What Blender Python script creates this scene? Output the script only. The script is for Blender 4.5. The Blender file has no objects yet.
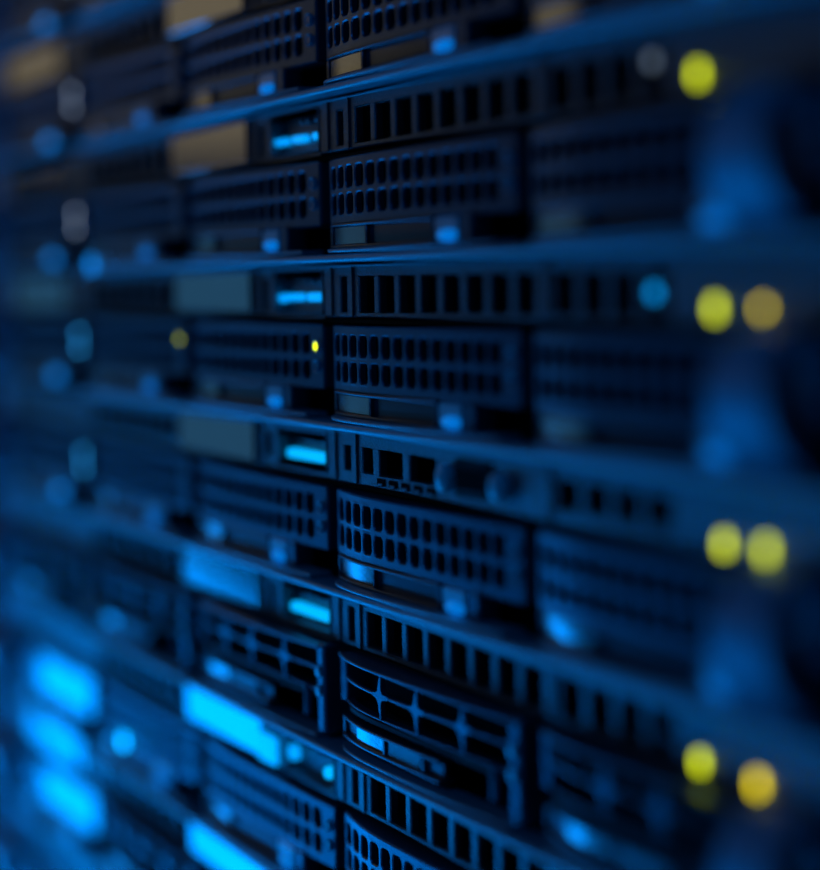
import bpy, math, random
from mathutils import Vector, Matrix
random.seed(4)
MM = 0.001                     # one rack millimetre, height
WW = 0.000969                  # the same along and across the rack
SC = bpy.context.scene
COL = SC.collection
ZR = 1.25                      # height of the reference shelf line (z = 0 in rack millimetres)

# ---------------------------------------------------------------- camera
A, ROLL, F_PX, SH, PITCH = 1.0856, -0.0217, 1890.1, -63.6, 0.05
CX, CY, CZ = 479.12, -228.78, -95.16
r = Vector((math.cos(A), math.sin(A), 0)); fw = Vector((-math.sin(A), math.cos(A), 0)); up = Vector((0, 0, 1))
fw, up = fw*math.cos(PITCH) - up*math.sin(PITCH), up*math.cos(PITCH) + fw*math.sin(PITCH)
r2 = r*math.cos(ROLL) + up*math.sin(ROLL); up2 = up*math.cos(ROLL) - r*math.sin(ROLL)
cam = bpy.data.cameras.new('camera'); co = bpy.data.objects.new('camera', cam); COL.objects.link(co)
m = Matrix((r2, up2, -fw)).transposed().to_4x4()
m.translation = Vector((CX*WW, CY*WW, ZR + CZ*MM)); co.matrix_world = m
cam.sensor_fit = 'HORIZONTAL'; cam.sensor_width = 36
cam.lens = F_PX/820*36; cam.shift_y = (SH-1)/820
cam.clip_start = 0.01; cam.clip_end = 50
cam.dof.use_dof = True; cam.dof.focus_distance = 0.493; cam.dof.aperture_fstop = cam.lens/25.5
SC.camera = co
# ---------------------------------------------------------------- world, lamps, exposure
w = bpy.data.worlds.new('world'); SC.world = w; w.use_nodes = True
w.node_tree.nodes['Background'].inputs[0].default_value = (0.02, 0.12, 0.5, 1)
w.node_tree.nodes['Background'].inputs[1].default_value = 0.01
vs = SC.view_settings
vs.view_transform = 'Standard'; vs.look = 'None'; vs.exposure = 0; vs.gamma = 1; vs.use_curve_mapping = False
def area(name, loc, target, sx, sy, col, radiance, roll=0):
    l = bpy.data.lights.new(name, 'AREA'); l.shape = 'RECTANGLE'; l.size = sx; l.size_y = sy
    l.color = col; l.energy = radiance*sx*sy*math.pi
    o = bpy.data.objects.new(name, l); COL.objects.link(o)
    o.location = loc
    o.rotation_euler = ((Vector(target)-Vector(loc)).to_track_quat('-Z', 'Y').to_matrix() @ Matrix.Rotation(roll, 3, 'Z')).to_euler()
    return o
# bright blue lamp low down at the far end of the aisle, dim warm lamp high up, then added fill lights
area('blue_aisle_lamp', (-1.15, -.31, ZR-.709), (0, -.31, ZR-.709), .62, .64, (0.0, .28, 1.0), 3.9, math.radians(-40))
area('warm_aisle_lamp', (-1.15, -.42, ZR+.20), (0, -.1, ZR+.1), .5, .36, (1.0, .78, .42), .20)
area('teal_plate_fill', (-1.15, -.42, ZR-.18), (0, -.1, ZR-.2), .5, .30, (.14, .55, 1.0), .16)  # unseen teal panel added for the reflection in the middle name plates
area('blue_fill_above', (.35, -1.3, ZR+.85), (0, 0, ZR-.1), .9, .5, (0.0, .24, 1.0), 1.0)  # unseen broad blue fill added in front, from above
area('blue_fill_below', (.1, -1.2, ZR-.95), (0, 0, ZR-.1), .9, .5, (0.0, .26, 1.0), 1.15)  # unseen broad blue fill added in front, from below

# ---------------------------------------------------------------- materials
def mat(name, col, metallic=.6, rough=.4, bump=0.0, bscale=2500, emit=None, strength=0, coat=0, var=.25, spec=.5):
    M = bpy.data.materials.new(name); M.use_nodes = True
    nt = M.node_tree; b = nt.nodes['Principled BSDF']
    b.inputs['Metallic'].default_value = metallic; b.inputs['Roughness'].default_value = rough
    b.inputs['Coat Weight'].default_value = coat; b.inputs['Specular IOR Level'].default_value = spec
    tc = nt.nodes.new('ShaderNodeTexCoord'); n = nt.nodes.new('ShaderNodeTexNoise')
    n.inputs['Scale'].default_value = bscale; n.inputs['Detail'].default_value = 2
    nt.links.new(tc.outputs['Object'], n.inputs['Vector'])
    rp = nt.nodes.new('ShaderNodeValToRGB')
    rp.color_ramp.elements[0].color = (*[c*(1-var) for c in col], 1); rp.color_ramp.elements[1].color = (*[min(1, c*(1+var)) for c in col], 1)
    nt.links.new(n.outputs['Fac'], rp.inputs['Fac']); nt.links.new(rp.outputs['Color'], b.inputs['Base Color'])
    if bump:
        bp = nt.nodes.new('ShaderNodeBump'); bp.inputs['Strength'].default_value = bump; bp.inputs['Distance'].default_value = .0002
        nt.links.new(n.outputs['Fac'], bp.inputs['Height']); nt.links.new(bp.outputs['Normal'], b.inputs['Normal'])
    if emit:
        b.inputs['Emission Color'].default_value = (*emit, 1); b.inputs['Emission Strength'].default_value = strength
    return M
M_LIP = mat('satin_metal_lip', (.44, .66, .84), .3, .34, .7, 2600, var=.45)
M_STRIP = mat('painted_metal_face', (.20, .22, .25), .92, .34, 1.0, 2600, var=.6)
M_DRIVE = mat('dark_drive_plastic', (.16, .22, .30), .7, .36, .25, 2500)
M_HANDLE = mat('drive_handle_plastic', (.14, .17, .22), .7, .3, .2, 2500)
M_KNURL = mat('bright_connector_screw', (.8, .9, 1.0), .1, .3)
M_DARK = mat('dark_interior', (.004, .004, .005), 0, .9, spec=.1)
M_BODY = mat('chassis_steel', (.02, .022, .026), .5, .6, spec=.2)
M_TOPD = mat('drive_shell_dark', (.035, .032, .032), .2, .6, spec=.3)
M_PLATE = mat('glossy_name_plate', (.62, .64, .66), .85, .11, .1, 600)
M_STICK = mat('foil_sticker', (.5, .53, .55), .85, .2, .1, 800)
M_LATCH = mat('blue_light_pipe', (.3, .6, .9), 0, .3, emit=(0.0, .19, .72), strength=.75)
M_SCREW = mat('screw_steel', (.62, .74, .85), .4, .38)
M_EAR = mat('ear_metal', (.42, .56, .70), .3, .5, .3, 1500)
M_POST = mat('rack_post_steel', (.03, .032, .038), .5, .5)
M_LED_Y = mat('yellow_green_led', (.1, .1, 0), 0, .4, emit=(.43, .50, 0.0), strength=5.2)
M_LED_G = mat('dim_green_led', (.1, .1, 0), 0, .4, emit=(.40, .46, 0.0), strength=3.0)
M_LED_A = mat('amber_led', (.1, .1, 0), 0, .4, emit=(.56, .44, 0.0), strength=5.5)
M_LED_B = mat('blue_led', (.05, .1, .2), 0, .4, emit=(0.0, .22, .62), strength=2.6)
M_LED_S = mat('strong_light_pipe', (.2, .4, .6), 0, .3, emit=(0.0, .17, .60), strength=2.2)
M_LED_K = mat('strong_cyan_led', (.05, .1, .2), 0, .4, emit=(0.0, .36, .95), strength=6)
M_LED_N = mat('strong_blue_led', (.05, .1, .2), 0, .4, emit=(0.0, .17, .62), strength=3.5)
M_LED_C = mat('cyan_bar_light', (.05, .1, .2), 0, .4, emit=(0.0, .32, .75), strength=1.6)
M_LED_CF = mat('cyan_dash_light', (.05, .1, .2), 0, .4, emit=(0.0, .22, .65), strength=1.8)
M_LCD = mat('lit_display', (.05, .1, .2), 0, .3, emit=(0.0, .32, .95), strength=1.5)
M_GLINT = mat('faint_grey_glint', (.1, .1, .1), 0, .4, emit=(.10, .14, .20), strength=1.6)
M_GLOW_P = mat('pale_grey_glow', (.1, .1, .1), 0, .4, emit=(.12, .15, .20), strength=13)
M_GLOW_Q = mat('soft_blue_glow', (.1, .1, .1), 0, .4, emit=(.01, .15, .38), strength=16)
M_OFF = mat('unlit_indicator', (.22, .26, .32), .3, .3)
M_FLOOR = mat('floor_vinyl', (.03, .032, .036), 0, .4, .1, 40)

# ---------------------------------------------------------------- mesh builder, units are rack millimetres
class MB:
    def __init__(s): s.v = []; s.f = []; s.sm = []
    def add(s, vs_, fs, smooth=False):
        b = len(s.v); s.v += vs_; s.f += [tuple(i+b for i in f) for f in fs]; s.sm += [smooth]*len(fs)
    def box(s, x0, x1, y0, y1, z0, z1, bev=0.0):
        if x0 > x1: x0, x1 = x1, x0
        if y0 > y1: y0, y1 = y1, y0
        if z0 > z1: z0, z1 = z1, z0
        b = min(bev, (x1-x0)*.45, (y1-y0)*.45, (z1-z0)*.45)
        if b <= 0:
            s.add([(x, y, z) for x in (x0, x1) for y in (y0, y1) for z in (z0, z1)],
                  [(0,1,3,2),(4,6,7,5),(0,4,5,1),(2,3,7,6),(0,2,6,4),(1,5,7,3)]); return
        # chamfered box: 24 vertices
        vs_ = []; idx = {}
        for ix, x in enumerate((x0, x1)):
            for iy, y in enumerate((y0, y1)):
                for iz, z in enumerate((z0, z1)):
                    sx, sy, sz = (1, -1)[ix], (1, -1)[iy], (1, -1)[iz]
                    idx[(ix,iy,iz,0)] = len(vs_); vs_.append((x, y+sy*b, z+sz*b))
                    idx[(ix,iy,iz,1)] = len(vs_); vs_.append((x+sx*b, y, z+sz*b))
                    idx[(ix,iy,iz,2)] = len(vs_); vs_.append((x+sx*b, y+sy*b, z))
        fs = []
        g = lambda a, k: idx[(a[0], a[1], a[2], k)]
        def face(k, val):
            o = [0, 1, 2]; o.remove(k); res = []
            for (p, q) in ((0,0),(1,0),(1,1),(0,1)):
                a = [0,0,0]; a[k] = val; a[o[0]] = p; a[o[1]] = q; res.append(g(a, k))
            return res
        for k in range(3):
            for val in (0, 1): fs.append(face(k, val))
        for k in range(3):
            o = [0,1,2]; o.remove(k)
            for p in (0,1):
                for q in (0,1):
                    a = [0,0,0]; a[o[0]] = p; a[o[1]] = q; b2 = list(a); b2[k] = 1
                    fs.append([g(a,o[0]), g(b2,o[0]), g(b2,o[1]), g(a,o[1])])
        for a in [(i,j,k) for i in (0,1) for j in (0,1) for k in (0,1)]:
            fs.append([g(a,0), g(a,1), g(a,2)])
        s.add(vs_, fs)
    def cyl(s, c, axis, rad, h, n=20, bev=0.0, slot=False):
        """cylinder whose axis starts at c and runs h along axis"""
        ax = Vector(axis).normalized(); t = Vector((0,0,1)) if abs(ax.z) < .9 else Vector((1,0,0))
        u = ax.cross(t).normalized(); v = ax.cross(u); c = Vector(c)
        rings = [(rad, 0), (rad, h-bev)] + ([(rad-bev*.3, h-bev*.3), (rad-bev, h)] if bev else [(rad, h)])
        vs_ = []
        for (rr, hh) in rings:
            for i in range(n):
                a = 2*math.pi*i/n; vs_.append(tuple(c + ax*hh + u*rr*math.cos(a) + v*rr*math.sin(a)))
        fs = []
        for k in range(len(rings)-1):
            for i in range(n):
                j = (i+1) % n; fs.append((k*n+i, k*n+j, (k+1)*n+j, (k+1)*n+i))
        fs.append(tuple(range((len(rings)-1)*n, len(rings)*n))); fs.append(tuple(range(n))[::-1])
        s.add(vs_, fs, True)
    def sweep(s, path, prof, closed=True):
        """profile (outward y, z) list swept along path of (x, y_out) points; out = -Y"""
        n = len(prof); vs_ = []
        for (x, yo, nx, ny) in path:
            for (py, pz) in prof: vs_.append((x + nx*py, yo + ny*py, pz))
        fs = []
        for k in range(len(path)-1):
            for i in range(n if closed else n-1):
                j = (i+1) % n; fs.append((k*n+i, (k+1)*n+i, (k+1)*n+j, k*n+j))
        fs.append(tuple(range(n))); fs.append(tuple(range((len(path)-1)*n, len(path)*n))[::-1])
        s.add(vs_, fs, True)
    def mesh(s, name, material, ox=0, oz=0):
        me = bpy.data.meshes.new(name)
        me.from_pydata([((x-ox)*WW, y*WW, (z-oz)*MM) for x, y, z in s.v], [], s.f)
        me.materials.append(material)
        import bmesh
        bm = bmesh.new(); bm.from_mesh(me); bmesh.ops.recalc_face_normals(bm, faces=bm.faces[:]); bm.to_mesh(me); bm.free()
        for p, q in zip(me.polygons, s.sm): p.use_smooth = q
        if any(s.sm): me.set_sharp_from_angle(angle=math.radians(38))
        me.update(); return me
def part(name, mb, material, parent, label=None):
    o = bpy.data.objects.new(name, mb.mesh(name, material)); COL.objects.link(o); o.parent = parent
    if label: o['label'] = label
    return o
def thing(name, label, cat, group=None):
    o = bpy.data.objects.new(name, None); COL.objects.link(o); o.empty_display_size = .01
    o['label'] = label; o['category'] = cat
    if group: o['group'] = group
    return o
def children_of(): 
    d = {}
    for o in bpy.data.objects:
        if o.parent: d.setdefault(o.parent.name, []).append(o)
    return d
def copy_tree(o, d, parent=None):
    c = o.copy(); COL.objects.link(c); c.parent = parent
    for ch in d.get(o.name, []): copy_tree(ch, d, c)
    return c

def grid_plate(mb, xs, zs, holes, yf, thick=1.6, ch=.3, rad=1.0, wall=8):
    """plate over the x cuts xs and z cuts zs; holes[(i,j)] = (mx, mz) margins; yf(x) gives the front y (negative is outward)"""
    nseg = 3
    for i in range(len(xs)-1):
        for j in range(len(zs)-1):
            x0, x1, z0, z1 = xs[i], xs[i+1], zs[j], zs[j+1]
            if (i, j) not in holes:
                k = max(1, int((x1-x0)/8))
                for q in range(k):
                    a, b = x0+(x1-x0)*q/k, x0+(x1-x0)*(q+1)/k
                    mb.add([(a, yf(a), z0), (b, yf(b), z0), (b, yf(b), z1), (a, yf(a), z1)], [(0,1,2,3)])
                continue
            h = holes[(i, j)]; hx0, hx1, hz0, hz1 = x0+h[0], x1-h[0], z0+h[1], z1-h[1]
            rr = min(rad, (hx1-hx0)*.48, (hz1-hz0)*.48)
            corners = [(hx0+rr, hz0+rr, math.pi), (hx1-rr, hz0+rr, 1.5*math.pi), (hx1-rr, hz1-rr, 0), (hx0+rr, hz1-rr, .5*math.pi)]
            outer = [(x0, z0), (x1, z0), (x1, z1), (x0, z1)]
            vs_ = [(x, yf(x), z) for x, z in outer]; n = 4*(nseg+1)
            def ring(off, dy):
                res = []
                for cx, cz, a0 in corners:
                    for q in range(nseg+1):
                        a = a0 + .5*math.pi*q/nseg
                        x = cx+(rr+off)*math.cos(a); z = cz+(rr+off)*math.sin(a); res.append((x, yf(x)+dy, z))
                return res
            vs_ += ring(ch, 0) + ring(0, ch) + ring(0, thick); fs = []
            for c in range(4):
                b0 = 4+c*(nseg+1)
                for q in range(nseg): fs.append((c, b0+q, b0+q+1))
                nb = 4+((c+1) % 4)*(nseg+1)
                fs.append((c, b0+nseg, nb, (c+1) % 4))
            for k in range(2):
                for q in range(n):
                    a = 4+k*n+q; b = 4+k*n+(q+1) % n
                    fs.append((a, b, b+n, a+n))
            mb.add(vs_, fs)
    # edges turned back
    X = []
    for i in range(len(xs)-1):
        k = max(1, int((xs[i+1]-xs[i])/8))
        X += [xs[i]+(xs[i+1]-xs[i])*q/k for q in range(k)]
    X.append(xs[-1])
    for z, s_ in ((zs[0], -1), (zs[-1], 1)):
        for a, b in zip(X[:-1], X[1:]):
            mb.add([(a, yf(a), z), (b, yf(b), z), (b, yf(b)+.5, z+s_*.35), (a, yf(a)+.5, z+s_*.35), (b, yf(b)+wall, z+s_*.35), (a, yf(a)+wall, z+s_*.35)],
                   [(0,1,2,3), (3,2,4,5)])
    for x, s_ in ((xs[0], -1), (xs[-1], 1)):
        y = yf(x); z0, z1 = zs[0], zs[-1]
        mb.add([(x, y, z0), (x, y, z1), (x+s_*.4, y+.6, z1), (x+s_*.4, y+.6, z0), (x+s_*.4, y+wall, z1), (x+s_*.4, y+wall, z0)], [(0,1,2,3), (3,2,4,5)])

def bulge(s, amp=1.0):
    b = 1 + amp*3.5*(1-(1-min(s, 28)/28)**2)
    if s > 28: b -= 2.2*((s-28)/76)**2
    return -b
def path(s0, s1, amp, n=26, corner=0, rise=0):
    """list of (x, y, nx, ny) along the bulge, optional rounded left corner"""
    pts = []
    for i in range(n+1):
        t = i/n; s = s0 + (s1-s0)*(t**1.6)
        y = bulge(s, amp) - rise
        if corner and s-s0 < corner:
            q = 1-(s-s0)/corner; y += (1-math.sqrt(max(0, 1-q*q)))*corner*.62
        pts.append((s, y))
    out = []
    for i, (x, y) in enumerate(pts):
        a = pts[max(0, i-1)]; b = pts[min(n, i+1)]
        tx, ty = b[0]-a[0], b[1]-a[1]; L = math.hypot(tx, ty)
        out.append((x, y, ty/L, -tx/L))
    return out
def rail(z0, z1, d0, d1, rnd=.4):
    """rounded bar profile: outward from -d1 (back) to d0 (front)"""
    h = abs(z1-z0); rr = min(rnd, h*.48); lo, hi = min(z0, z1), max(z0, z1); p = [(-d1, lo), (-d1, hi)]
    for q in range(5):
        a = .5*math.pi*(1-q/4); p.append((d0-rr+rr*math.cos(a), hi-rr+rr*math.sin(a)))
    for q in range(5):
        a = -.5*math.pi*q/4; p.append((d0-rr+rr*math.cos(a), lo+rr+rr*math.sin(a)))
    return p

# ---------------------------------------------------------------- drive carriers (origin: bay's lower left corner front)
def led(parent, x, y, z, material, rx=1.1, rz=1.1, name='indicator_light', label=None):
    mb = MB(); n = 16
    vs_ = [(x+rx*math.cos(2*math.pi*i/n), y, z+rz*math.sin(2*math.pi*i/n)) for i in range(n)] + \
          [(x+rx*.9*math.cos(2*math.pi*i/n), y-.35, z+rz*.9*math.sin(2*math.pi*i/n)) for i in range(n)]
    mb.add(vs_, [(i, (i+1) % n, n+(i+1) % n, n+i) for i in range(n)] + [tuple(range(n, 2*n))], True)
    return part(name, mb, material, parent, label)
def lens_ring(parent, x, y, z, rad):
    mb = MB(); n = 20; prof = [(rad*.72, .1), (rad*.78, -.5), (rad*.95, -.6), (rad*1.05, .1)]
    vs_ = [(x+q*math.cos(2*math.pi*i/n), y+d, z+q*math.sin(2*math.pi*i/n)) for (q, d) in prof for i in range(n)]
    mb.add(vs_, [(k*n+i, k*n+(i+1) % n, (k+1)*n+(i+1) % n, (k+1)*n+i) for k in range(3) for i in range(n)], True)
    return part('indicator_ring', mb, M_SCREW, parent)

def handle_parts(t, amp, z0, z1, s_l, s_div, s_m, s_r, s0=2.0):
    """lever: rails, recess; sticker; latch; post"""
    mb = MB()
    mb.sweep(path(s_l, s_r, amp, corner=2), rail(z1-.9, z1, .8, 4))
    mb.sweep(path(s_l, s_r, amp, corner=2), rail(z0, z0+1.0, .9, 4))
    mb.sweep(path(s_l+.3, s_r, amp, corner=2), rail(z0+.6, z1-.6, -.9, 2.4, .1))
    for s in (s_l+.6, s_div, s_m):
        mb.box(s-.6, s+.6, bulge(s, amp)-.3, bulge(s, amp)+2, z0+.5, z1-.5, .2)
    h = part('handle', mb, M_HANDLE, t)
    mb = MB(); p = path(s_l+s0, s_div-1.5, amp, 12)
    mb.sweep(p, [(-.85, z0+1.2), (-.85, z1-1.2), (-.35, z1-1.2), (-.35, z0+1.2)])
    part('sticker', mb, M_STICK, h, 'silvery foil sticker')
    return h

def make_drive_holes():
    t = thing('hot_swap_drive', 'x', 'drive')
    top, bot = 44.45-19.5, 44.45-36.3
    mid = (top+bot)/2
    xs = [1.0, 2.0] + [2.0 + 6.72*(i+1) for i in range(14)] + [103.0]
    zs = [bot, bot+1.5, mid, top-1.2, top]
    holes = {(i, j): (.78, .8) for i in range(1, 15) for j in (1, 2)}
    mb = MB(); grid_plate(mb, xs, zs, holes, lambda s: bulge(s), 2.0, .35, 1.45, 10)
    g = part('grille', mb, M_DRIVE, t)
    mb = MB(); mb.box(2, 103, 3.4, 22, bot+.2, top-.2); mb.box(2, 103, 5, 22, .6, bot)
    part('drive_body', mb, M_DARK, t)
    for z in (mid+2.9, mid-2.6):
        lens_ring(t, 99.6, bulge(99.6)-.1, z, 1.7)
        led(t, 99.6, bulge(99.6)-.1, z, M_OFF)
    handle_parts(t, 1, 1.3, 8.0, 2.2, 29.5, 65, 65.6)
    latch_parts(t, 1, 1.3, 8.0)
    tray_lip(t, 1)
    return t
def latch_parts(t, amp, z0, z1, s=66.2):
    y = bulge(s, amp)
    mb = MB(); mb.box(s, s+12, y-.2, y+5, z0+.2, z1-.2, .5); la = part('latch', mb, M_SCREW, t)
    mb = MB(); n, mseg = 14, 8; vs_ = []
    for i in range(mseg+1):
        ph = math.pi*i/mseg
        for k in range(n+1):
            th = math.pi*k/n
            vs_.append((s+7.2 - 4.4*math.cos(th), y - .2 - 1.9*math.sin(th)*math.sin(ph), z0+1.9 - 1.5*math.cos(ph)*(.35+.65*math.sin(th))))
    mb.add(vs_, [(i*(n+1)+k, i*(n+1)+k+1, (i+1)*(n+1)+k+1, (i+1)*(n+1)+k) for i in range(mseg) for k in range(n)], True)
    part('light_button', mb, M_LATCH, la, 'glowing blue release button')
    mb = MB(); mb.box(s+14.2, s+18.4, y-.4, y+6, z0, z1+.2, .5); part('latch_post', mb, M_DRIVE, t)
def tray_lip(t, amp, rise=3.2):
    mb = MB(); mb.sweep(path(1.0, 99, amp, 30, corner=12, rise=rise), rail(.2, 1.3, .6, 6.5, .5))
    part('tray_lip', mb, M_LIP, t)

def make_drive_cross():
    t = thing('hot_swap_drive', 'x', 'drive')
    amp = 1.5; T = 44.45
    top, bot, mid = T-18.4, T-31.8, T-25.2
    mb = MB()
    mb.sweep(path(3.5, 101, amp, 30, corner=3, rise=.5), rail(top-.9, top, .9, 14))
    mb.sweep(path(3.5, 101, amp, 30, corner=3), rail(bot, bot+.6, -.6, 3))
    mb.sweep(path(7, 101, amp, 30), rail(mid-.4, mid+.4, -.4, 1.6, .3))
    mb.box(2.0, 6.0, bulge(4, amp)+.2, bulge(4, amp)+9, bot-.5, top, .5)
    for s in (34, 54, 77):
        y = bulge(s, amp)+.3
        mb.box(s-.45, s+.45, y, y+1.6, bot+.2, top-.6, .2)
        # flared crossing
        q = [(-4.5, .35), (-1.6, .8), (-.8, 1.9), (-.45, 4.4), (.45, 4.4), (.8, 1.9), (1.6, .8), (4.5, .35), (4.5, -.35), (1.6, -.8), (.8, -1.9), (.45, -4.4), (-.45, -4.4), (-.8, -1.9), (-1.6, -.8), (-4.5, -.35)]
        vs_ = [(s+a, y-.25 if abs(a) < 2 and abs(b) < 2 else y-.02, mid+b) for a, b in q] + [(s+a, y+1.2, mid+b) for a, b in q]
        nq = len(q)
        mb.add(vs_, [(i, (i+1) % nq, nq+(i+1) % nq, nq+i) for i in range(nq)] + [tuple(range(nq))])
    part('cross_bar_frame', mb, M_DRIVE, t)
    mb = MB(); mb.sweep(path(4, 101, amp, 30, corner=3), rail(bot+.3, top-.9, -7, 20)); part('drive_body', mb, M_DARK, t)
    mb = MB(); mb.sweep(path(3, 101, amp*.9, 30, corner=8, rise=-.8), rail(T-34.1, T-32.4, 0, 14)); part('shelf', mb, M_TOPD, t)
    mb = MB()
    mb.box(99.0, 103.2, bulge(100)-2.2, 6, 1.6, top+.4, .7); p = part('end_post', mb, M_DRIVE, t)
    for z in (T-25.6, T-31.0):
        mb = MB(); mb.cyl((101.1, bulge(100)-2.2, z), (0, -1, 0), 1.6, .9, 18, .3); part('screw', mb, M_SCREW, p, 'round steel screw')
    mb = MB(); mb.cyl((90.5, bulge(90)-.5, 5.0), (0, 0, 1), 1.3, 8.5, 14, .5); part('guide_pin', mb, M_DRIVE, t)
    h = handle_parts(t, 1.4, T-41.0, T-35.1, 5.5, 36.0, 57, 66, 12)
    mb = MB(); mb.sweep(path(38, 55, 1.4, 12), [(-.9, T-40.1), (-.9, T-36), (-.1, T-36), (-.1, T-40.1)]); part('name_strip', mb, M_STRIP, h)
    tray_lip(t, 1.25, 1.6)
    return t

def make_drive_blank():
    t = thing('blank_drive', 'x', 'drive')
    top, bot = 44.45-19.5, 44.45-36.3
    mb = MB(); grid_plate(mb, [1, 12, 24, 103], [bot, bot+1, top-1, top], {(0, 1): (2, 1), (1, 1): (2, 1)}, lambda s: bulge(s), 2, .35, 1.5, 10)
    part('face_plate', mb, M_DRIVE, t)
    mb = MB(); mb.sweep(path(42, 102, 1, 12), [(.1, bot+1.2), (.1, top-1.2), (.6, top-1.5), (.6, bot+1.5)]); part('name_plate', mb, M_PLATE, t, 'glossy metal name plate')
    mb = MB(); mb.box(2, 103, 3.4, 22, bot+.2, top-.2); mb.box(2, 103, 5, 22, .6, bot); part('drive_body', mb, M_DARK, t)
    handle_parts(t, 1, 1.3, 8.0, 2.2, 29.5, 65, 65.6); latch_parts(t, 1, 1.3, 8.0); tray_lip(t, 1)
    return t

# ---------------------------------------------------------------- servers (x: -214..214, z: -44.45..0, origin at bottom centre)
def strip_holes(kind):
    xs = [-321, -311]
    holes = {}
    def add(x0, x1, hole=None):
        if abs(xs[-1]-x0) > .01: xs.append(x0)
        xs.append(x1)
        if hole: holes[(len(xs)-2, 1)] = hole
    x = -214
    for i in range(8): add(x, x+11.6, (1.5, 0)); x += 11.6
    add(-49, -41.5, (1.6, 0))
    add(-40, -3, (1.2, -1.6))
    add(5.2, 12.4, (1.6, 0))
    if kind == 'ports':
        add(17, 25.4, (1.1, 0)); add(27, 42.8, (1.2, 0)); add(44.4, 61, (1.2, 0)); x = 116
    else:
        x = 17
        for i in range(8): add(x, x+11.75, (1.45, 0)); x += 11.75
        x = 116
    for i in range(4): add(x, x+11.7, (1.5, 0)); x += 11.7
    xs.append(214)
    return xs, holes

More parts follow.
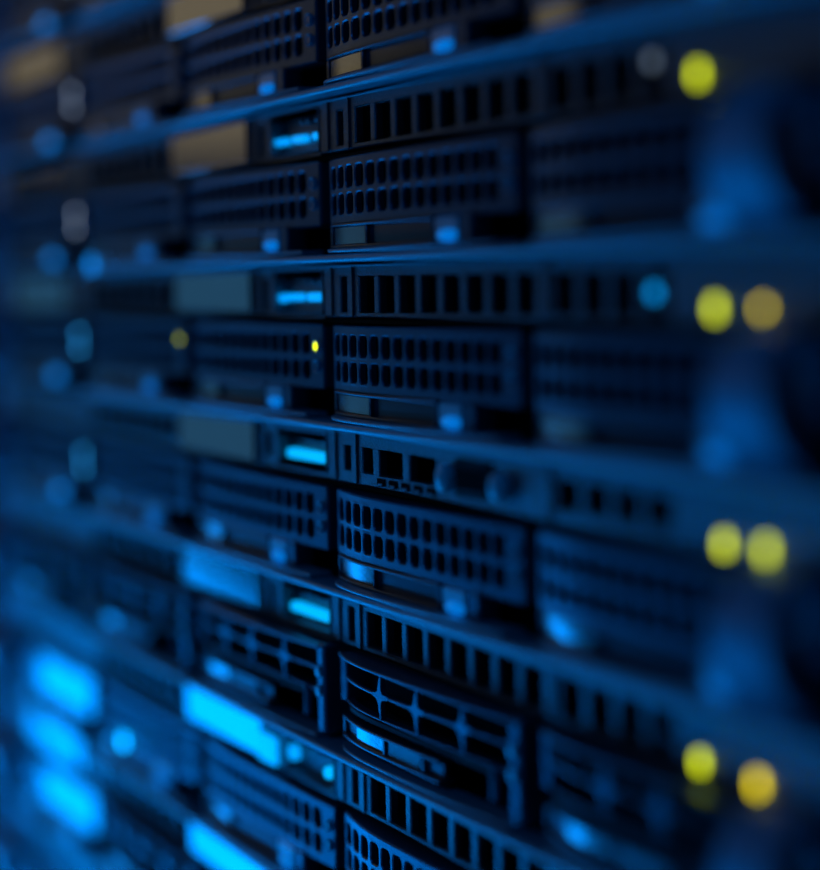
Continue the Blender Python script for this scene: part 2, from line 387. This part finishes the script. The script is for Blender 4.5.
def make_server(kind):
    t = thing('rack_server', 'x', 'server')
    Z = lambda b: 44.45-b
    mb = MB()
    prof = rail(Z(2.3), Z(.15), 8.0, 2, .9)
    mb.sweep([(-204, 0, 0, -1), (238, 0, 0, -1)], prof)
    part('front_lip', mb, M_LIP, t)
    xs, holes = strip_holes(kind)
    zb = Z(16.6); zt = Z(3.4)
    zs = [zb, zb+1.2 if kind != 'ports' else zb+3.2, zt-2.9 if kind != 'ports' else zt-3.6, zt]
    mb = MB(); grid_plate(mb, xs, zs, holes, lambda s: -1.0, 2.4, .35, .35, 6)
    mb.box(-321, 214, -1.6, 2, zt-.1, zt+.5, .2)           # raised top bead
    mb.box(14.2, 15.0, -1.5, .5, zb, zt); mb.box(1.0, 1.8, -1.5, .5, zb, zt); mb.box(-52, -51, -1.5, .5, zb, zt); mb.box(112.6, 114.6, -1.5, .5, zb, zt)
    part('vent_panel', mb, M_STRIP, t)
    # shell: pans, sides, block behind the drives
    mb = MB()
    mb.box(-320, 213, 26, 620, .5, 43.6)
    mb.box(-320, 213, 1, 26, Z(3.2), Z(2.4)); mb.box(-320, 213, 1.5, 26, Z(18.6), Z(17.6)); mb.box(-320, 213, 1, 26, -.02, .2)
    mb.box(-320.6, -320, 1, 620, .1, 43.6); mb.box(213, 213.6, 1, 620, .1, 43.6)
    part('chassis', mb, M_BODY, t)
    mb = MB()
    mb.box(-319, 212, 8, 25, Z(17), Z(3.4)); part('inner_baffle', mb, M_DARK, t)
    for s in (-214, -107, 0, 107):
        mb = MB(); mb.box(s-.45, s+.45, 2.5, 25, .3, Z(18.8)); part('bay_divider', mb, M_BODY, t)
    # name plate
    mb = MB(); mb.box(-118, -55, -2.0, -.8, zb+.6, zt-.6, .4); part('name_plate', mb, M_PLATE, t, 'glossy metal name plate')
    if kind in ('plain', 'dashes', 'dashes_short', 'last'):
        mb = MB(); mb.box(-306, -238, -2.0, -.8, zb+.6, zt-.6, .4); part('name_plate', mb, M_PLATE, t, 'glossy metal name plate')
    # display window: sunken dark tray with its lights
    mb = MB(); mb.box(-39, -4, 2.0, 3.0, zb+.5, zt-.5)
    for (a, b, c, d) in ((-38.6, -37.9, zb+.8, zt-.9), (-5.1, -4.4, zb+.8, zt-.9)): mb.box(a, b, -1.3, 2.2, c, d, .15)
    mb.box(-38.6, -4.4, -1.3, 2.2, zb+.6, zb+1.1, .15)
    for q in (-20, -15.5, -9.5): mb.box(q, q+1.8, -.2, 2.2, zt-4.4, zt-2.2, .3)
    dw = part('display_window', mb, M_STRIP, t, 'dark sunken display window')
    def bar(x0, x1, z, h, m_, nm='status_light'):
        mb = MB(); n = 8; R_ = h/2; vs_ = []
        for dy, sc in ((1.6, 1), (-.2, 1), (-.6, .8)):
            rr = R_*sc
            for i in range(n+1): a = .5*math.pi + math.pi*i/n; vs_.append((x0+R_+rr*math.cos(a), dy, z+rr*math.sin(a)))
            for i in range(n+1): a = -.5*math.pi + math.pi*i/n; vs_.append((x1-R_+rr*math.cos(a), dy, z+rr*math.sin(a)))
        N = 2*(n+1)
        mb.add(vs_, [(k*N+i, k*N+(i+1) % N, (k+1)*N+(i+1) % N, (k+1)*N+i) for k in range(2) for i in range(N)] + [tuple(range(2*N, 3*N))], True)
        part(nm, mb, m_, dw)
    zl = Z(11.6)
    if kind == 'dashes':
        bar(-36.6, -34, zl-.3, 2.4, M_LED_CF)
        for a, b in ((-30.6, -29.2), (-27, -25.6), (-23.2, -21.8)): bar(a, b, zl, 2.0, M_LED_CF)
        bar(-16.5, -8.5, zl, 2.4, M_LED_CF)
    elif kind == 'dashes_short':
        for a, b in ((-36.5, -34.5), (-31.6, -29.8), (-24.5, -16.5), (-10.4, -7.6)): bar(a, b, zl-.2, 2.0, M_LED_CF)
    elif kind in ('ports', 'bar', 'last'):
        bar(-33.5, -7.5, zl-.2, 2.7, M_LED_C)
    elif kind == 'dot':
        bar(-13.2, -9.2, zl, 3.4, M_LED_C)
        mb = MB(); mb.box(-56, -44, -2.6, -1.0, zl-4.8, zl+3.2, .3); part('lit_screen', mb, M_LCD, t, 'bright blue lit screen')
        bar(-38.6, -33.5, zl+.6, 4.5, M_LED_CF)
    if kind == 'ports':
        mb = MB()
        mb.box(72.2, 87.0, -2.6, 1, zt-10.4, zt-3.6, .9); mb.box(70.4, 88.8, -1.7, .2, zt-11.6, zt-2.4, .6)
        vga = part('connector', mb, M_TOPD, t, 'trapezoid display connector')
        mb = MB(); mb.box(73.6, 85.6, -2.75, -2.55, zt-9.4, zt-4.6); part('socket_face', mb, M_DARK, vga)
        for s in (66.6, 93.0):
            mb = MB(); mb.cyl((s, -1, zt-7.6), (0, -1, 0), 3.3, 2.6, 22, .9); mb.cyl((s, -3.6, zt-7.6), (0, -1, 0), 1.4, .4, 14, .1)
            part('thumb_screw', mb, M_KNURL, vga, 'round steel connector screw')
        mb = MB()
        for i in range(5):
            x = 27+i*7; mb.box(x, x+4.6, -1.2, -.9, zb+.5, zb+2.3)
        part('slot_row', mb, M_DARK, t, 'row of small dark slots')
        mb = MB()
        for i in range(5):
            x = 27+i*7; mb.box(x+1, x+3.6, -1.6, -.9, zb+.3, zb+1.2, .2)
        part('port_tongues', mb, M_STRIP, t)
    # ears with pull handles and captive screws
    for sgn in (-1, 1):
        mb = MB(); mb.box(*((214.2, 239) if sgn > 0 else (-346, -321.2)), -1.5, 1.2, .4, Z(2.6), .5)
        ear = part('rack_ear', mb, M_EAR, t)
        x = -333 if sgn < 0 else 199
        P = [(0, Z(17.5)), (-5, Z(18)), (-9.5, Z(20.5)), (-12, Z(24)), (-13, Z(29)), (-12, Z(34)), (-9.5, Z(38.5)), (-5.5, Z(41.5))]
        pts = []
        for i in range(len(P)):
            pts.append(P[i])
        mb = MB(); w_ = 8.0; th = 2.0; vs_ = []
        for i, (y, z) in enumerate(pts):
            a = pts[max(0, i-1)]; b = pts[min(len(pts)-1, i+1)]
            dy, dz = b[0]-a[0], b[1]-a[1]; L = math.hypot(dy, dz); ny, nz = -dz/L, dy/L
            ny, nz = (ny, nz) if True else (0, 0)
            wi = w_*(.8+.5*i/len(pts))
            for (ox, on) in ((-wi, -th*.4), (-wi*.75, -th*.9), (wi*.75, -th*.9), (wi, -th*.4), (wi, th*.5), (-wi, th*.5)):
                vs_.append((x+ox, y-ny*on, z-nz*on))
        n = 6
        mb.add(vs_, [(k*n+i, k*n+(i+1) % n, (k+1)*n+(i+1) % n, (k+1)*n+i) for k in range(len(pts)-1) for i in range(n)], True)
        part('pull_handle', mb, M_EAR, ear)
        mb = MB(); mb.cyl((230 if sgn > 0 else -341, -1.5, Z(26)), (0, -1, 0), 4.6, 8, 24, .8); part('round_knob', mb, M_SCREW, ear); mb = MB(); mb.cyl((191 if sgn > 0 else -343, -4.5 if sgn > 0 else -1.4, Z(37.8)), (0, -1, 0), 3.0, 5.5, 20, .8); part('captive_screw', mb, M_SCREW, ear)
    return t

# ---------------------------------------------------------------- setting
mb = MB(); mb.box(-3000, 3000, -3000, 3000, -1270, -1250)
fl = bpy.data.objects.new('floor', mb.mesh('floor', M_FLOOR)); COL.objects.link(fl); fl.location.z = ZR; fl['kind'] = 'structure'
fl['label'] = 'dark machine room floor'
for nm, b in (('wall_back', (-3000, 3000, 1800, 1900, -1250, 1650)), ('wall_left', (-3100, -3000, -3000, 1900, -1250, 1650)), ('ceiling', (-3000, 3000, -3000, 1900, 1650, 1750))):
    mb = MB(); mb.box(*b); o = bpy.data.objects.new(nm, mb.mesh(nm, M_FLOOR)); COL.objects.link(o); o.location.z = ZR; o['kind'] = 'structure'
H = 44.45
RACKS = {'near': 0.0, 'far': -614.0}
def make_rack(cx, label):
    t = thing('equipment_rack', label, 'rack', 'equipment racks side by side')
    t.location = (cx*WW, 0, ZR-1.25)
    for y in (4, 640):
        for sgn in (-1, 1):
            mb = MB()
            O = 0 if sgn > 0 else 107          # the server is wider to the left of the datum
            # upright built around its square holes: two flanges and rungs
            z0, z1 = 0, 2000
            mb.box(sgn*(216+O), sgn*(222.5+O), y, y+2.5, z0, z1); mb.box(sgn*(231.5+O), sgn*(251+O), y, y+2.5, z0, z1)
            if y < 100:
                for k in range(50):
                    zz = 850+k*H/3*1.0
                    mb.box(sgn*(222.5+O), sgn*(231.5+O), y, y+2.5, zz, zz+5.3)
                mb.box(sgn*(222.5+O), sgn*(231.5+O), y, y+2.5, z0, 850); mb.box(sgn*(222.5+O), sgn*(231.5+O), y, y+2.5, 850+49*H/3, z1)
            else: mb.box(sgn*(222.5+O), sgn*(231.5+O), y, y+2.5, z0, z1)
            mb.box(sgn*(251+O), sgn*(248.5+O), y, y+28, z0, z1)
            part('upright', mb, M_POST, t)
    for z in (0, 1960):
        for sgn in (-1, 1):
            O = 0 if sgn > 0 else 107
            mb = MB(); mb.box(sgn*(224+O), sgn*(250+O), 6.5, 660, z, z+40, 2) if z else mb.box(sgn*(224+O), sgn*(250+O), 32, 640, z, z+40, 2)
            part('side_beam', mb, M_POST, t)
        mb = MB(); mb.box(-322, 215, 6.5, 40, z, z+40, 2); part('cross_beam', mb, M_POST, t)
    return t
make_rack(0, 'dark steel equipment rack holding the sharp servers in the middle')
make_rack(-614, 'dark steel equipment rack holding the blurred servers past the rack gap')

# ---------------------------------------------------------------- prototypes, then copies row by row
protoS = {k: make_server(k) for k in ('plain', 'dashes_short', 'dashes', 'ports', 'bar', 'dot', 'last')}
protoD = {'holes': make_drive_holes(), 'cross': make_drive_cross(), 'blank': make_drive_blank()}
used = set()
CH = children_of()
def take(protos, key):
    p = protos[key]
    if key in used: return copy_tree(p, CH)
    return copy_tree(p, CH)
# row -> (kind of server, kind of drives, description)
ROWS = {-1: ('plain', 'holes', 'top edge server'),
        0: ('plain', 'holes', 'server above the upper short-dash display'),
        1: ('dashes_short', 'holes', 'server with the upper dashed display'),
        2: ('dashes', 'holes', 'server with the lower dashed display'),
        3: ('ports', 'holes', 'server with the connector port'),
        4: ('bar', 'cross', 'server below the connector-port server'),
        5: ('dot', 'holes', 'server with the lit dot'),
        6: ('last', 'cross', 'server below the lit-dot server'),
        7: ('bar', 'holes', 'lowest server at the bottom edge')}
SLAB = {-1: 'rack server at the very top edge, its lower face just showing upper left',
        0: 'grey-blue rack server at the top with perforated drives, above the upper dashed display',
        1: 'rack server with warm-toned name plate and upper short-dashed blue display',
        2: 'rack server with the lower dashed blue display and eight square vents',
        3: 'rack server with connector port, two round screws and blue light bar',
        4: 'rack server with speckled vents and light bar, just below the connector-port server',
        5: 'rack server with lit blue screen, single round light dot and speckled vents',
        6: 'rack server with bright name plate, directly below the lit-dot server',
        7: 'lowest rack server, dim and blurred at the bottom edge'}
BAY = ['leftmost bay', 'second bay from left', 'middle bay', 'fourth bay from left', 'right end bay']
nD = 0
for rack, cx in RACKS.items():
    for k in ROWS:
        sk, dk, desc = ROWS[k]
        if rack == 'far' and sk in ('ports', 'dot'): sk = 'plain'
        s = copy_tree(protoS[sk], CH)
        s.location = (cx*WW, 0, ZR - (k+1)*H*MM)
        s['group'] = 'servers in the near rack' if rack == 'near' else 'servers in the far rack'
        ordinal = ['topmost', 'second', 'third', 'fourth', 'fifth', 'sixth', 'seventh', 'eighth', 'lowest'][k+1]
        s['label'] = SLAB[k] if rack == 'near' else f'very blurred server in the rack past the gap, {ordinal} from the top' if k < 7 and k > -1 else f'very blurred server in the rack past the gap, {ordinal} of all'
        for c in range(5):
            if rack == 'near' and (k >= 6 and c == 4 or k == 7 and c > 1 or k == -1 and c > 1): continue
            if rack == 'far' and c < 4: continue
            dk = 'blank' if rack == 'near' and c == 0 and k in (5, 6) else ROWS[k][1]
            d = copy_tree(protoD[dk], CH)
            d.location = ((cx-321+107*c+1.2)*WW, 0, ZR - (k+1)*H*MM)
            kindw = 'blank drive carrier with glossy plate' if dk == 'blank' else 'perforated drive carrier' if dk == 'holes' else 'cross-barred drive carrier'
            if rack == 'near': d['label'] = f'{kindw}, {BAY[c]}, {desc}'; d['group'] = 'drive carriers in the near rack'
            else: d['label'] = f'very blurred {kindw} past the rack gap, {ordinal} from the top' if -1 < k < 7 else f'very blurred {kindw} past the rack gap, {ordinal} one'; d['group'] = 'drive carriers in the far rack'
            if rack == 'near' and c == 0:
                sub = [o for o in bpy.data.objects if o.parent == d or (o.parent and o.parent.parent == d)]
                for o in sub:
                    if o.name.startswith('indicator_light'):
                        me = o.data.copy(); me.materials[0] = M_GLOW_P if k < 2 else M_GLOW_Q; o.data = me; o['label'] = 'pale indicator with added glow' if k < 2 else 'blue indicator with added glow'  # emissive glow added to the disc pairs, grey in upper rows, blue below
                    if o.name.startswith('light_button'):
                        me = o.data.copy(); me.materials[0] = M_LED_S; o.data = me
            nm = {(2, 2): M_LED_Y, (2, 1): M_LED_G}.get((k, c)) if rack == 'near' else None
            if nm:
                lit = [o for o in bpy.data.objects if o.parent == d and o.name.startswith('indicator_light')][0]
                me = lit.data.copy(); me.materials[0] = nm; lit.data = me; lit['label'] = 'lit yellow-green indicator'
        # lamps seen on this server's face
        if rack == 'near':
            Y_, G_, A_, B_ = M_LED_Y, M_LED_G, M_LED_A, M_LED_B
            LEDX = [(-167.1, -11.2), (-187.1, -0.2)]
            L = {1: [(172.5, 13.2, Y_)],
                 2: [(177, 13.8, Y_), (192, 13.7, A_), (156.5, 10.7, B_), (LEDX[1][0], LEDX[1][1], M_LED_N)],
                 6: [(LEDX[0][0], LEDX[0][1], M_LED_K)],
                 3: [(179, 14.5, Y_), (192, 14.1, Y_), (214, 9, M_OFF)],
                 4: [(170, 14.3, Y_), (188.5, 14.5, A_), (160, 11, M_OFF), (-208, 38, G_)]}.get(k, [])
            L = L + [(-330, 29, M_LED_N)] if k > -1 else L
            if k == 1: L.append((157, 9.0, M_GLINT))  # specular glint put in as a dim glowing disc
            for (x, b, mt) in L:
                led(s, x, -14.4 if x == -330 else -8.1 if b < 3 and x > -204 else -1.1, H-b, mt, *((.8, 1.2) if (k, x) == (2, 192) else (1.25, 2.0) if mt in (Y_, A_) else (2.6, 2.6) if mt in (M_LED_K, M_LED_N) else (1.5, 1.5)), name='status_light',
                    label={Y_: 'yellow-green status light', A_: 'amber status light', B_: 'blue status light', G_: 'dim green status light', M_LED_K: 'bright cyan status light', M_GLINT: 'dim grey glint disc', M_LED_N: 'blue status light', M_OFF: 'unlit round indicator'}[mt])
def drop(o):
    for c in CH.get(o.name, []): drop(c)
    bpy.data.objects.remove(o)
for p in list(protoS.values())+list(protoD.values()): drop(p)
